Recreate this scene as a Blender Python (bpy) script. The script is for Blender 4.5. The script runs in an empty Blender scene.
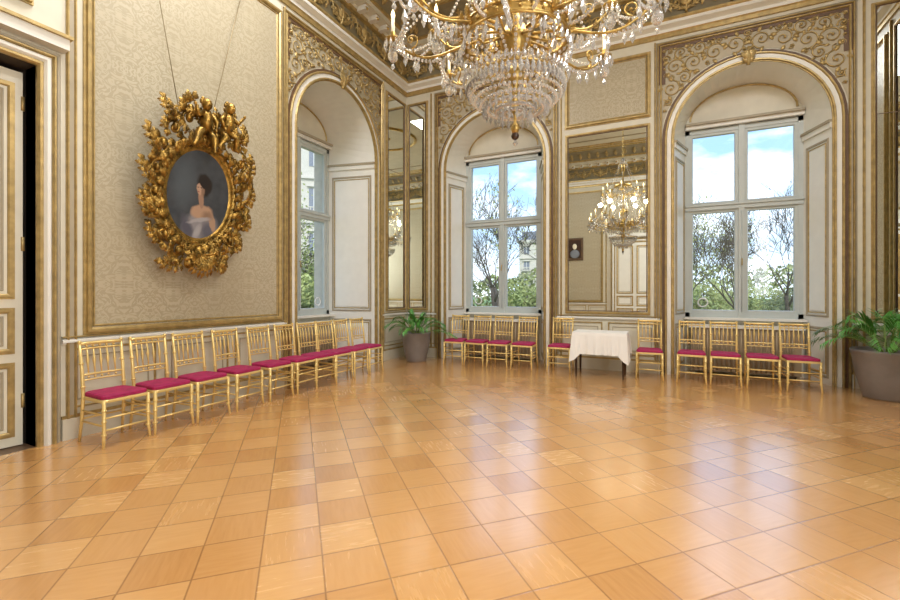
import bpy, math, random
from mathutils import Vector, Matrix, noise
random.seed(7)
V=Vector
W=8.48; L=10.5; ZW=5.85; ZC=7.15
pi=math.pi
# ---------------------------------------------------------------- materials
MATS={}
def newmat(name):
    m=bpy.data.materials.new(name); m.use_nodes=True
    nt=m.node_tree; b=nt.nodes['Principled BSDF']; MATS[name]=m
    return m,nt,b
def N(nt,t,**k):
    n=nt.nodes.new(t)
    for a,v in k.items():
        setattr(n,a,v)
    return n
def lk(nt,a,b): nt.links.new(a,b)
def mathn(nt,op,a,b=None,c=None,clamp=False):
    n=nt.nodes.new('ShaderNodeMath'); n.operation=op; n.use_clamp=clamp
    for i,x in enumerate((a,b,c)):
        if x is None: continue
        if isinstance(x,(int,float)): n.inputs[i].default_value=x
        else: nt.links.new(x,n.inputs[i])
    return n.outputs[0]
def mixc(nt,f,a,b):
    n=nt.nodes.new('ShaderNodeMix'); n.data_type='RGBA'
    if isinstance(f,(int,float)): n.inputs[0].default_value=f
    else: nt.links.new(f,n.inputs[0])
    for i,x in ((6,a),(7,b)):
        if isinstance(x,tuple): n.inputs[i].default_value=(x[0],x[1],x[2],1)
        else: nt.links.new(x,n.inputs[i])
    return n.outputs[2]
def simple(name,c,rough=.5,metal=0,var=.12,scale=6,bump=0,bscale=40,coat=0):
    m,nt,b=newmat(name)
    tc=N(nt,'ShaderNodeTexCoord')
    nz=N(nt,'ShaderNodeTexNoise'); nz.inputs['Scale'].default_value=scale; nz.inputs['Detail'].default_value=4
    lk(nt,tc.outputs['Object'],nz.inputs['Vector'])
    lo=tuple(x*(1-var) for x in c); hi=tuple(min(1,x*(1+var)) for x in c)
    f=mathn(nt,'MULTIPLY_ADD',mathn(nt,'SUBTRACT',nz.outputs['Fac'],.5),2.2,.5,clamp=True)
    col=mixc(nt,f,lo,hi)
    lk(nt,col,b.inputs['Base Color'])
    b.inputs['Roughness'].default_value=rough; b.inputs['Metallic'].default_value=metal
    if coat: b.inputs['Coat Weight'].default_value=coat
    if bump:
        n2=N(nt,'ShaderNodeTexNoise'); n2.inputs['Scale'].default_value=bscale
        lk(nt,tc.outputs['Object'],n2.inputs['Vector'])
        bp=N(nt,'ShaderNodeBump'); bp.inputs['Strength'].default_value=bump; bp.inputs['Distance'].default_value=.01
        lk(nt,n2.outputs['Fac'],bp.inputs['Height']); lk(nt,bp.outputs[0],b.inputs['Normal'])
    return m
simple('cream',(.64,.605,.49),.45,var=.05)
simple('ivory',(.76,.75,.69),.4,var=.03)
simple('taupe',(.38,.33,.235),.5,var=.06)
simple('ceilpaint',(.54,.50,.38),.6,var=.08,scale=3)
simple('friezebg',(.24,.205,.125),.6,var=.2,scale=3)
simple('giltrim',(.44,.32,.13),.38,metal=.45,var=.25,scale=12)
simple('gilt',(.52,.36,.12),.3,metal=.85,var=.35,scale=14,bump=.3,bscale=60)
simple('antique',(.30,.18,.04),.32,metal=.8,var=.8,scale=14,bump=.5,bscale=45)
simple('chairgold',(.80,.60,.23),.35,metal=.35,var=.08,scale=10)
simple('redvelvet',(.36,.010,.085),.7,var=.25,scale=20)
simple('darkwood',(.05,.022,.012),.35,var=.3)
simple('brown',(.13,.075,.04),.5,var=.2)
simple('linen',(.85,.84,.80),.8,var=.02)
simple('winpaint',(.50,.55,.54),.4,var=.04)
simple('pot',(.21,.185,.17),.42,var=.1)
simple('soil',(.03,.02,.012),.9,var=.4)
simple('palmgreen',(.075,.26,.04),.4,var=.55,scale=5)
simple('palmstem',(.20,.28,.07),.5,var=.2)
simple('bark',(.085,.07,.055),.9,var=.3)
simple('leafA',(.32,.36,.13),.7,var=.4,scale=.8)
simple('leafB',(.20,.22,.10),.7,var=.5,scale=.6)
simple('lawn',(.18,.28,.09),.9,var=.3,scale=.4)
simple('stone',(.58,.54,.46),.8,var=.1)
simple('slate',(.20,.22,.26),.6,var=.1)
simple('grille',(.36,.28,.18),.5,metal=.2,var=.1)
simple('candle',(.86,.80,.62),.4,var=.03)
simple('wire',(.28,.22,.12),.4,metal=.8)
simple('passageshade',(.05,.035,.025),.8)  # near-black colour paints in the gloom of the unlit passage
simple('doorwood',(.74,.70,.57),.4,var=.05)
simple('spground',(.44,.385,.27),.5,var=.08)
m,nt,b=newmat('mirror')
b.inputs['Metallic'].default_value=1; b.inputs['Base Color'].default_value=(.78,.81,.78,1); b.inputs['Roughness'].default_value=.0
# crystal
m,nt,b=newmat('crystal')
nt.nodes.remove(b); out=nt.nodes['Material Output']
tr=N(nt,'ShaderNodeBsdfTransparent'); tr.inputs[0].default_value=(.93,.93,.92,1)
gl=N(nt,'ShaderNodeBsdfGlossy'); gl.inputs['Roughness'].default_value=.12; gl.inputs['Color'].default_value=(1,1,1,1)
df=N(nt,'ShaderNodeBsdfDiffuse'); df.inputs[0].default_value=(.92,.93,.95,1)
m0=N(nt,'ShaderNodeMixShader'); m0.inputs[0].default_value=.35; lk(nt,gl.outputs[0],m0.inputs[1]); lk(nt,df.outputs[0],m0.inputs[2])
fr_=N(nt,'ShaderNodeFresnel'); fr_.inputs[0].default_value=1.6
f2=mathn(nt,'MULTIPLY_ADD',fr_.outputs[0],1.2,.45,clamp=True)
mx=N(nt,'ShaderNodeMixShader'); lk(nt,f2,mx.inputs[0]); lk(nt,tr.outputs[0],mx.inputs[1]); lk(nt,m0.outputs[0],mx.inputs[2]); lk(nt,mx.outputs[0],out.inputs[0])
# glass
m,nt,b=newmat('glass')
nt.nodes.remove(b); out=nt.nodes['Material Output']
tr=N(nt,'ShaderNodeBsdfTransparent'); tr.inputs[0].default_value=(.97,.98,.98,1)
gl=N(nt,'ShaderNodeBsdfGlossy'); gl.inputs['Roughness'].default_value=.0
mx=N(nt,'ShaderNodeMixShader'); mx.inputs[0].default_value=.05; lk(nt,tr.outputs[0],mx.inputs[1]); lk(nt,gl.outputs[0],mx.inputs[2]); lk(nt,mx.outputs[0],out.inputs[0])
# bulb
m,nt,b=newmat('bulb')
b.inputs['Base Color'].default_value=(1,.85,.55,1); b.inputs['Emission Color'].default_value=(1,.74,.36,1); b.inputs['Emission Strength'].default_value=4
# floor
m,nt,b=newmat('parquet')
tc=N(nt,'ShaderNodeTexCoord'); mp=N(nt,'ShaderNodeMapping'); TS=.31
mp.inputs['Rotation'].default_value=(0,0,pi/4); mp.inputs['Scale'].default_value=(1/TS,1/TS,1)
lk(nt,tc.outputs['Object'],mp.inputs['Vector'])
sp=N(nt,'ShaderNodeSeparateXYZ'); lk(nt,mp.outputs[0],sp.inputs[0])
fx=mathn(nt,'FLOOR',sp.outputs[0]); fy=mathn(nt,'FLOOR',sp.outputs[1])
cb=N(nt,'ShaderNodeCombineXYZ'); lk(nt,fx,cb.inputs[0]); lk(nt,fy,cb.inputs[1])
wn=N(nt,'ShaderNodeTexWhiteNoise'); wn.noise_dimensions='3D'; lk(nt,cb.outputs[0],wn.inputs['Vector'])
rx=mathn(nt,'FRACT',sp.outputs[0]); ry=mathn(nt,'FRACT',sp.outputs[1])
ex=mathn(nt,'MINIMUM',rx,mathn(nt,'SUBTRACT',1,rx)); ey=mathn(nt,'MINIMUM',ry,mathn(nt,'SUBTRACT',1,ry))
e=mathn(nt,'MINIMUM',ex,ey)
seam=mathn(nt,'SUBTRACT',1,mathn(nt,'MULTIPLY',e,45,clamp=True))
par=mathn(nt,'MODULO',mathn(nt,'ABSOLUTE',mathn(nt,'ADD',fx,fy)),2)
def grain(sx,sy):
    mm=N(nt,'ShaderNodeMapping'); mm.inputs['Scale'].default_value=(sx,sy,1); lk(nt,mp.outputs[0],mm.inputs['Vector'])
    ad=N(nt,'ShaderNodeVectorMath'); ad.operation='MULTIPLY_ADD'; lk(nt,wn.outputs['Color'],ad.inputs[0]); ad.inputs[1].default_value=(7,7,7); lk(nt,mm.outputs[0],ad.inputs[2])
    nn=N(nt,'ShaderNodeTexNoise'); nn.inputs['Scale'].default_value=3; nn.inputs['Detail'].default_value=5; lk(nt,ad.outputs[0],nn.inputs['Vector'])
    return nn.outputs['Fac']
g1=grain(.6,5); g2=grain(5,.6)
gm=N(nt,'ShaderNodeMix'); lk(nt,par,gm.inputs[0]); lk(nt,g1,gm.inputs[2]); lk(nt,g2,gm.inputs[3])
cr=N(nt,'ShaderNodeValToRGB'); els=cr.color_ramp.elements
els[0].position=0; els[0].color=(.48,.215,.06,1); els[1].position=1; els[1].color=(.82,.49,.20,1)
e2=els.new(.35); e2.color=(.62,.31,.10,1); e3=els.new(.7); e3.color=(.72,.39,.14,1)
tv=mathn(nt,'ADD',mathn(nt,'MULTIPLY',wn.outputs['Value'],.42),mathn(nt,'MULTIPLY',gm.outputs[0],.42))
tv=mathn(nt,'ADD',tv,mathn(nt,'MULTIPLY',mathn(nt,'SUBTRACT',par,.1),.17))
lk(nt,tv,cr.inputs[0])
c1=mixc(nt,mathn(nt,'MULTIPLY',seam,.75),cr.outputs[0],(.18,.07,.02))
lk(nt,c1,b.inputs['Base Color'])
wear=N(nt,'ShaderNodeTexNoise'); wear.inputs['Scale'].default_value=1.2; wear.inputs['Detail'].default_value=5; lk(nt,tc.outputs['Object'],wear.inputs['Vector'])
ro=mathn(nt,'ADD',mathn(nt,'MULTIPLY',gm.outputs[0],.08),mathn(nt,'MULTIPLY',wn.outputs['Value'],.05)); ro=mathn(nt,'ADD',ro,.18)
lk(nt,ro,b.inputs['Roughness']); b.inputs['Specular IOR Level'].default_value=.7
b.inputs['Coat Weight'].default_value=1.0; b.inputs['Coat IOR'].default_value=2.0
lk(nt,mathn(nt,'MULTIPLY_ADD',wear.outputs['Fac'],.10,.14),b.inputs['Coat Roughness'])
bp=N(nt,'ShaderNodeBump'); bp.inputs['Strength'].default_value=.15; bp.inputs['Distance'].default_value=.003
lk(nt,mathn(nt,'SUBTRACT',mathn(nt,'MULTIPLY',gm.outputs[0],.4),seam),bp.inputs['Height']); lk(nt,bp.outputs[0],b.inputs['Normal']); lk(nt,bp.outputs[0],b.inputs['Coat Normal'])
# damask
m,nt,b=newmat('damask')
tc=N(nt,'ShaderNodeTexCoord'); sp=N(nt,'ShaderNodeSeparateXYZ'); lk(nt,tc.outputs['Object'],sp.inputs[0])
u=mathn(nt,'ADD',sp.outputs[0],sp.outputs[1]); v=sp.outputs[2]
pu=mathn(nt,'PINGPONG',u,.26); pv=mathn(nt,'PINGPONG',mathn(nt,'ADD',v,10),.46)
cb=N(nt,'ShaderNodeCombineXYZ'); lk(nt,pu,cb.inputs[0]); lk(nt,pv,cb.inputs[1])
nz=N(nt,'ShaderNodeTexNoise'); nz.inputs['Scale'].default_value=7; nz.inputs['Detail'].default_value=2; nz.inputs['Distortion'].default_value=1.5; lk(nt,cb.outputs[0],nz.inputs['Vector'])
d=mathn(nt,'SINE',mathn(nt,'MULTIPLY',nz.outputs['Fac'],42))
d=mathn(nt,'MULTIPLY_ADD',d,1.6,.5,clamp=True)
n3=N(nt,'ShaderNodeTexNoise'); n3.inputs['Scale'].default_value=1.2; lk(nt,tc.outputs['Object'],n3.inputs['Vector'])
col=mixc(nt,mathn(nt,'MULTIPLY',d,mathn(nt,'MULTIPLY_ADD',n3.outputs['Fac'],1.0,.1)),(.37,.315,.205),(.50,.445,.32))
fi=N(nt,'ShaderNodeTexNoise'); fi.inputs['Scale'].default_value=90; lk(nt,tc.outputs['Object'],fi.inputs['Vector'])
col=mixc(nt,mathn(nt,'MULTIPLY',fi.outputs['Fac'],.22),col,(.58,.53,.41))
lk(nt,col,b.inputs['Base Color']); lk(nt,mathn(nt,'MULTIPLY_ADD',d,-.12,.5),b.inputs['Roughness'])
# portrait painting (local coords x,z)
m,nt,b=newmat('portrait')
tc=N(nt,'ShaderNodeTexCoord'); nz=N(nt,'ShaderNodeTexNoise'); nz.inputs['Scale'].default_value=9; nz.inputs['Detail'].default_value=4; lk(nt,tc.outputs['Object'],nz.inputs['Vector'])
va=N(nt,'ShaderNodeVectorMath'); va.operation='MULTIPLY_ADD'; lk(nt,nz.outputs['Color'],va.inputs[0]); va.inputs[1].default_value=(.06,.06,.06); lk(nt,tc.outputs['Object'],va.inputs[2])
sp=N(nt,'ShaderNodeSeparateXYZ'); lk(nt,va.outputs[0],sp.inputs[0])
def ell(cx,cz,rx,rz,ang=0,soft=2.6):
    x=mathn(nt,'SUBTRACT',sp.outputs[0],cx+.03); z=mathn(nt,'SUBTRACT',sp.outputs[2],cz+.03)
    ca,sa=math.cos(ang),math.sin(ang)
    xr=mathn(nt,'ADD',mathn(nt,'MULTIPLY',x,ca),mathn(nt,'MULTIPLY',z,sa)); zr=mathn(nt,'SUBTRACT',mathn(nt,'MULTIPLY',z,ca),mathn(nt,'MULTIPLY',x,sa))
    xr=mathn(nt,'DIVIDE',xr,rx); zr=mathn(nt,'DIVIDE',zr,rz)
    q=mathn(nt,'ADD',mathn(nt,'MULTIPLY',xr,xr),mathn(nt,'MULTIPLY',zr,zr))
    return mathn(nt,'MULTIPLY',mathn(nt,'SUBTRACT',1,q),soft,clamp=True)
col=mixc(nt,nz.outputs['Fac'],(.018,.024,.032),(.075,.085,.10))
col=mixc(nt,ell(-.22,.1,.2,.36,0,.8),col,(.08,.10,.12))
for (cx,cz,rx_,rz_,an,cc,sf) in [
    (.06,.12,.12,.15,.2,(.014,.010,.010),2.5),
    (.05,-.41,.29,.27,.15,(.24,.23,.25),1.8),
    (.16,-.42,.14,.16,.2,(.10,.10,.13),1.2),
    (-.14,-.40,.09,.20,.5,(.08,.08,.11),1.2),
    (.05,-.20,.18,.10,.08,(.42,.27,.18),2.2),
    (.215,-.30,.05,.15,.3,(.38,.25,.17),2.2),
    (.13,-.23,.11,.07,.2,(.24,.15,.10),1),
    (.03,-.06,.042,.11,.1,(.32,.20,.14),3),
    (-.0,.07,.056,.082,.2,(.46,.30,.21),2.4),
    (.045,.05,.035,.08,.1,(.24,.15,.10),1.2),
    (.05,.145,.09,.065,-.45,(.014,.010,.010),3),
    (-.03,.085,.016,.006,0,(.06,.03,.03),2),(.012,.085,.014,.006,0,(.06,.03,.03),2),
    (-.018,.03,.016,.006,0,(.30,.08,.07),2),
    (.02,-.295,.20,.030,.25,(.34,.33,.35),1.3),
    (-.0,-.44,.05,.14,-.5,(.36,.35,.37),1.0)]:
    col=mixc(nt,ell(cx,cz,rx_,rz_,an,sf),col,cc)
lk(nt,col,b.inputs['Base Color']); b.inputs['Roughness'].default_value=.45

# ---------------------------------------------------------------- mesh builder
class Fr:
    def __init__(s,o,U,Vv,Nn): s.o=V(o); s.U=V(U); s.V=V(Vv); s.N=V(Nn)
    def __call__(s,u,v,d=0): return s.o+s.U*u+s.V*v+s.N*d
FB=Fr((0,0,0),(1,0,0),(0,0,1),(0,-1,0))
FL=Fr((0,0,0),(0,-1,0),(0,0,1),(1,0,0))
FR_=Fr((W,0,0),(0,-1,0),(0,0,1),(-1,0,0))
FN=Fr((0,-L,0),(1,0,0),(0,0,1),(0,1,0))
class MB:
    def __init__(s): s.v=[];s.f=[];s.m=[];s.s=[];s.mats=[]
    def mi(s,n):
        if n not in s.mats: s.mats.append(n)
        return s.mats.index(n)
    def add(s,vs,fs,mat,smooth=False):
        o=len(s.v); s.v+= [V(x) for x in vs]; k=s.mi(mat)
        for f in fs: s.f.append([i+o for i in f]); s.m.append(k); s.s.append(smooth)
    def quad(s,a,b,c,d,mat): s.add([a,b,c,d],[(0,1,2,3)],mat)
    def box(s,c,sz,mat,M=None):
        hx,hy,hz=[q/2 for q in sz]; vs=[V((x,y,z)) for x in(-hx,hx) for y in(-hy,hy) for z in(-hz,hz)]
        if M: vs=[M@q for q in vs]
        vs=[q+V(c) for q in vs]
        s.add(vs,[(0,1,3,2),(4,6,7,5),(0,4,5,1),(2,3,7,6),(0,2,6,4),(1,5,7,3)],mat)
    def fbox(s,fr,u0,u1,v0,v1,d0,d1,mat):
        vs=[fr(u,v,d) for u in(u0,u1) for v in(v0,v1) for d in(d0,d1)]
        s.add(vs,[(0,1,3,2),(4,6,7,5),(0,4,5,1),(2,3,7,6),(0,2,6,4),(1,5,7,3)],mat)
    def tube(s,pts,r,mat,n=8,closed=False,smooth=True):
        pts=[V(p) for p in pts]; k=len(pts)
        rs=r if isinstance(r,(list,tuple)) else [r]*k
        vs=[];prev=None
        for i,p in enumerate(pts):
            a=pts[i-1] if (i>0 or closed) else p; c=pts[(i+1)%k] if (i<k-1 or closed) else p
            t=(c-a)
            if t.length<1e-9: t=V((0,0,1))
            t.normalize()
            if prev is None:
                q=V((0,0,1)) if abs(t.z)<.9 else V((1,0,0))
                prev=t.cross(q).normalized()
            e1=(prev-t*prev.dot(t))
            if e1.length<1e-6: e1=t.orthogonal()
            e1.normalize(); prev=e1; e2=t.cross(e1)
            for j in range(n):
                a_=2*pi*j/n; vs.append(p+(e1*math.cos(a_)+e2*math.sin(a_))*rs[i])
        fs=[]
        for i in range(k if closed else k-1):
            for j in range(n):
                a0=i*n+j;a1=i*n+(j+1)%n;b0=((i+1)%k)*n+j;b1=((i+1)%k)*n+(j+1)%n
                fs.append((a0,a1,b1,b0))
        if not closed:
            fs.append(tuple(range(n))[::-1]); fs.append(tuple(range((k-1)*n,k*n)))
        s.add(vs,fs,mat,smooth)
    def lathe(s,prof,c,mat,n=24,smooth=True,rib=0):
        c=V(c);vs=[]
        for r,z in prof:
            for j in range(n):
                a=2*pi*j/n; rr=r*(1+rib*(j%2)); vs.append(c+V((rr*math.cos(a),rr*math.sin(a),z)))
        fs=[]
        for i in range(len(prof)-1):
            for j in range(n):
                fs.append((i*n+j,i*n+(j+1)%n,(i+1)*n+(j+1)%n,(i+1)*n+j))
        s.add(vs,fs,mat,smooth)
    def sph(s,c,r,mat,n=8,smooth=True,M=None):
        if isinstance(r,(int,float)): r=(r,r,r)
        vs=[];h=max(3,n//2+1)
        for i in range(h+1):
            th=pi*i/h
            for j in range(n):
                a=2*pi*j/n; q=V((r[0]*math.sin(th)*math.cos(a),r[1]*math.sin(th)*math.sin(a),r[2]*math.cos(th)))
                if M: q=M@q
                vs.append(q+V(c))
        fs=[(i*n+j,(i+1)*n+j,(i+1)*n+(j+1)%n,i*n+(j+1)%n) for i in range(h) for j in range(n)]
        s.add(vs,fs,mat,smooth)
    def drop(s,c,l,w,mat='crystal'):
        x,y,z=c; vs=[(x,y,z)]+[(x+w*math.cos(a),y+w*math.sin(a),z-l*.62) for a in [i*pi/2+.4 for i in range(4)]]+[(x,y,z-l)]
        s.add(vs,[(0,1,2),(0,2,3),(0,3,4),(0,4,1),(5,2,1),(5,3,2),(5,4,3),(5,1,4)],mat)
    def mold(s,fr,path,closed,prof,mat,smooth=False):
        k=len(path); P=[Vector(p) for p in path]; vs=[];np_=len(prof)
        for i in range(k):
            d0=(P[i]-P[i-1]) if (i>0 or closed) else (P[1]-P[0])
            d1=(P[(i+1)%k]-P[i]) if (i<k-1 or closed) else (P[-1]-P[-2])
            d0.normalize();d1.normalize()
            n0=Vector((-d0.y,d0.x));n1=Vector((-d1.y,d1.x)); m=(n0+n1)/max(.3,1+n0.dot(n1))
            for o,d in prof: q=P[i]+m*o; vs.append(fr(q.x,q.y,d))
        fs=[]
        for i in range(k if closed else k-1):
            for j in range(np_-1):
                a=i*np_+j;b_=((i+1)%k)*np_+j; fs.append((a,a+1,b_+1,b_))
        s.add(vs,fs,mat,smooth)
    def obj(s,name,M=None,col=None):
        me=bpy.data.meshes.new(name); me.from_pydata([tuple(x) for x in s.v],[],s.f)
        for n in s.mats: me.materials.append(MATS[n])
        me.polygons.foreach_set('material_index',s.m); me.polygons.foreach_set('use_smooth',s.s)
        me.update()
        o=bpy.data.objects.new(name,me); bpy.context.scene.collection.objects.link(o)
        if M: o.matrix_world=M
        return o
def bead(w,d): return [(-w/2,0),(-w/2,.6*d),(-.2*w,d),(.2*w,d),(w/2,.6*d),(w/2,0)]
def step(w,d): return [(-w/2,0),(-w/2,d*.4),(-w*.2,d*.4),(-w*.15,d),(w*.25,d),(w/2,d*.6),(w/2,0)]
def rect(a,b,c,d): return [(a,c),(b,c),(b,d),(a,d)]
def archpath(a,b,zs,z0=0,rz=None,n=24):
    r=(b-a)/2; cx=(a+b)/2; rz=rz or r
    return [(a,z0)]+[(cx-r*math.cos(pi*i/n),zs+rz*math.sin(pi*i/n)) for i in range(n+1)]+[(b,z0)]
# ---------------------------------------------------------------- walls
ZS=4.05
WB=[(1.0,3.12),(5.36,7.48)]; WL=[(1.2,3.3)]
DOOR=(6.45,7.85,3.5)
SPL=.2
def wall(name,fr,U1,ops,nd):
    mb=MB(); u=0
    for op in sorted(ops,key=lambda o:o['a']):
        a,b=op['a'],op['b']
        mb.quad(fr(u,0),fr(a,0),fr(a,ZC),fr(u,ZC),'cream')
        if op['k']=='arch':
            p=archpath(a,b,ZS)[1:-1]
            for i in range(len(p)-1):
                mb.quad(fr(*p[i]),fr(*p[i+1]),fr(p[i+1][0],ZC),fr(p[i][0],ZC),'cream')
        else:
            mb.quad(fr(a,op['h']),fr(b,op['h']),fr(b,ZC),fr(a,ZC),'cream')
        u=b
    mb.quad(fr(u,0),fr(U1,0),fr(U1,ZC),fr(u,ZC),'cream')
    for op in ops:
        if op['k']=='arch': niche(mb,fr,op['a'],op['b'],nd)
    return mb.obj(name)
def niche(mb,fr,a,b,ND):
    n=24; f=archpath(a,b,ZS,0,None,n); a2,b2=a+SPL,b-SPL
    bk=archpath(a2,b2,4.33,0,.70,n)
    vs=[fr(p[0],p[1],0) for p in f]+[fr(p[0],p[1],-ND) for p in bk]; k=len(f)
    mb.add(vs,[(i,i+1,k+i+1,k+i) for i in range(k-1)],'ivory')
    arc=bk[1:-1]
    mb.add([fr(p[0],p[1],-ND) for p in arc],[tuple(range(len(arc)))],'cream')
    mb.quad(fr(a2,0,-ND),fr(b2,0,-ND),fr(b2,.95,-ND),fr(a2,.95,-ND),'cream')
    mb.fbox(fr,a2-.02,b2+.02,.93,.97,-ND,-ND+.14,'ivory')
    mb.fbox(fr,a2,b2,4.34,4.40,-ND,-ND+.07,'ivory'); mb.fbox(fr,a2,b2,4.40,4.44,-ND,-ND+.11,'taupe')
    mb.mold(fr,[(p[0],p[1]) for p in archpath(a2+.08,b2-.08,4.5,4.5,.5)],False,[(x,y-ND) for x,y in bead(.03,.02)],'giltrim')
    Lr=math.hypot(SPL,ND)
    for sgn,o in ((1,a),(-1,b)):
        U=(fr.U*SPL*sgn-fr.N*ND)/Lr; Nn=(fr.N*SPL+fr.U*sgn*ND)/Lr
        g=Fr(fr(o,0,0),U,fr.V,Nn)
        for z0,z1 in ((.12,.86),(1.05,3.75)):
            mb.mold(g,rect(.09,Lr-.09,z0,z1),True,step(.035,.018),'taupe')
            mb.mold(g,rect(.13,Lr-.13,z0+.05,z1-.05),True,bead(.016,.014),'giltrim')
            mb.fbox(g,.16,Lr-.16,z0+.08,z1-.08,0,.012,'ivory')
        mb.fbox(g,.0,Lr,3.9,3.98,0,.03,'ivory'); mb.fbox(g,0,Lr,3.98,4.02,0,.05,'taupe')
ops=lambda l:[dict(k='arch',a=a,b=b) for a,b in l]
NDB=.62; NDL=1.0
wall('wall_back',FB,W,ops(WB),NDB)
wall('wall_left',FL,L,ops(WL)+[dict(k='rect',a=DOOR[0],b=DOOR[1],h=DOOR[2])],NDL)
wall('wall_right',FR_,L,[],0); wall('wall_near',FN,W,[],0)
mb=MB(); mb.quad((0,0,0),(W,0,0),(W,-L,0),(0,-L,0),'parquet')
for a,b in WB: mb.quad((a,0,0),(b,0,0),(b-SPL,NDB,0),(a+SPL,NDB,0),'parquet')
for a,b in WL: mb.quad((0,-a,0),(0,-b,0),(-NDL,-b+SPL,0),(-NDL,-a-SPL,0),'parquet')
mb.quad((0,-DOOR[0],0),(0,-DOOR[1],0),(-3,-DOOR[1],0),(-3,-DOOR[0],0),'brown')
mb.obj('floor')
mb=MB(); mb.quad((0,0,ZC),(W,0,ZC),(W,-L,ZC),(0,-L,ZC),'ceilpaint')
FC=Fr((0,0,ZC),(1,0,0),(0,-1,0),(0,0,-1))
for i,(o,m_) in enumerate(((.95,'giltrim'),(1.15,'giltrim'),(1.75,'taupe'))):
    mb.mold(FC,rect(o,W-o,o,L-o),True,step(.07 if i<2 else .05,.04),m_)
for k in range(9):
    u=1.05+(W-2.1)*k/8
    for vv in (1.05,L-1.05): mb.sph((u,-vv,ZC-.02),(.09,.09,.03),'gilt',8)
for k in range(11):
    vv=1.05+(L-2.1)*k/10
    for u in (1.05,W-1.05): mb.sph((u,-vv,ZC-.02),(.09,.09,.03),'gilt',8)
mb.mold(FC,[(W/2+1.2*math.cos(a*pi/20),L/2+1.2*math.sin(a*pi/20)) for a in range(40)],True,step(.12,.06),'gilt')
mb.obj('ceiling')
# ---------------------------------------------------------------- wall trim
def spiral(mb,fr,cu,cv,r,turns,sg,a0,tr,mat='gilt',d=.03,n=22,nn=5):
    pts=[];rs=[]
    for i in range(n):
        k=i/(n-1); rho=r*(1-k*.88); th=a0+sg*turns*2*pi*k
        pts.append(fr(cu+rho*math.cos(th),cv+rho*math.sin(th),d+.02*k)); rs.append(tr*(1-.4*k))
    mb.tube(pts,rs,mat,nn); mb.sph(pts[-1],tr*1.8,mat,6)
def leaf(mb,base,dr,nrm,Ln,wd,curl,mat,side=0):
    base=V(base);dr=V(dr).normalized();nrm=V(nrm).normalized();sd=dr.cross(nrm).normalized()
    vs=[];n=7
    for i in range(n+1):
        x=i/n; w=wd*math.sin(pi*min(1,x*.93+.07))**.7*(1+.28*(i%2))
        p=base+dr*(Ln*x)+nrm*(Ln*curl*math.sin(pi*x*.9)) - nrm*(Ln*curl*.9*max(0,x-.75))+sd*(side*Ln*x*x)
        for o,h in ((-1,-.15),(-.5,.16),(0,.05),(.5,.16),(1,-.15)):
            vs.append(p+sd*(o*w*.5)+nrm*(h*wd))
    fs=[(i*5+j,i*5+j+1,(i+1)*5+j+1,(i+1)*5+j) for i in range(n) for j in range(4)]
    mb.add(vs,fs,mat,True)
def acanthus(mb,base,dr,nrm,Ln,wd,curl,mat='antique',bend=0,lobes=4):
    base=V(base);dr=V(dr).normalized();nrm=V(nrm);nrm=(nrm-dr*nrm.dot(dr)).normalized();sd=dr.cross(nrm).normalized()
    n=10;rib=[]
    for i in range(n+1):
        x=i/n; rib.append(base+dr*(Ln*(x-.12*bend*bend*x*x))+sd*(bend*Ln*x*x*.6)+nrm*(Ln*curl*(math.sin(pi*x*.85))+Ln*.25*curl*x))
    mb.tube(rib,[wd*.13*(1-.8*i/n)+.003 for i in range(n+1)],mat,5)
    for l in range(lobes):
        x=.12+.72*l/lobes; a=int(x*n); p=rib[a]; fwd=(rib[min(n,a+2)]-rib[a]).normalized(); s2=fwd.cross(nrm).normalized()
        lw=wd*.5*(math.sin(pi*(x*.75+.22)))
        for sg in(-1,1):
            d=(s2*sg*1.0+fwd*.75).normalized(); tip=p+d*lw*1.45-nrm*lw*.25+fwd*lw*.2
            q1=p+fwd*lw*.75; m1=p+d*lw*.7+nrm*lw*.32; m2=p+d*lw*.85+fwd*lw*.42-nrm*.05*lw; m0=p+d*lw*.75-fwd*lw*.32-nrm*.1*lw
            mb.add([p,m0,tip,m2,q1,m1],[(0,1,5),(1,2,5),(2,3,5),(3,4,5),(4,0,5)],mat,True)
    p=rib[-1];q=rib[-3];fw=(p-q).normalized();s2=fw.cross(nrm).normalized();lw=wd*.24
    mb.add([q,q+s2*lw+fw*lw,p+fw*lw*.9-nrm*lw*.3,q-s2*lw+fw*lw,p+nrm*lw*.5],[(0,1,4),(1,2,4),(2,3,4),(3,0,4)],mat,True)
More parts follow.
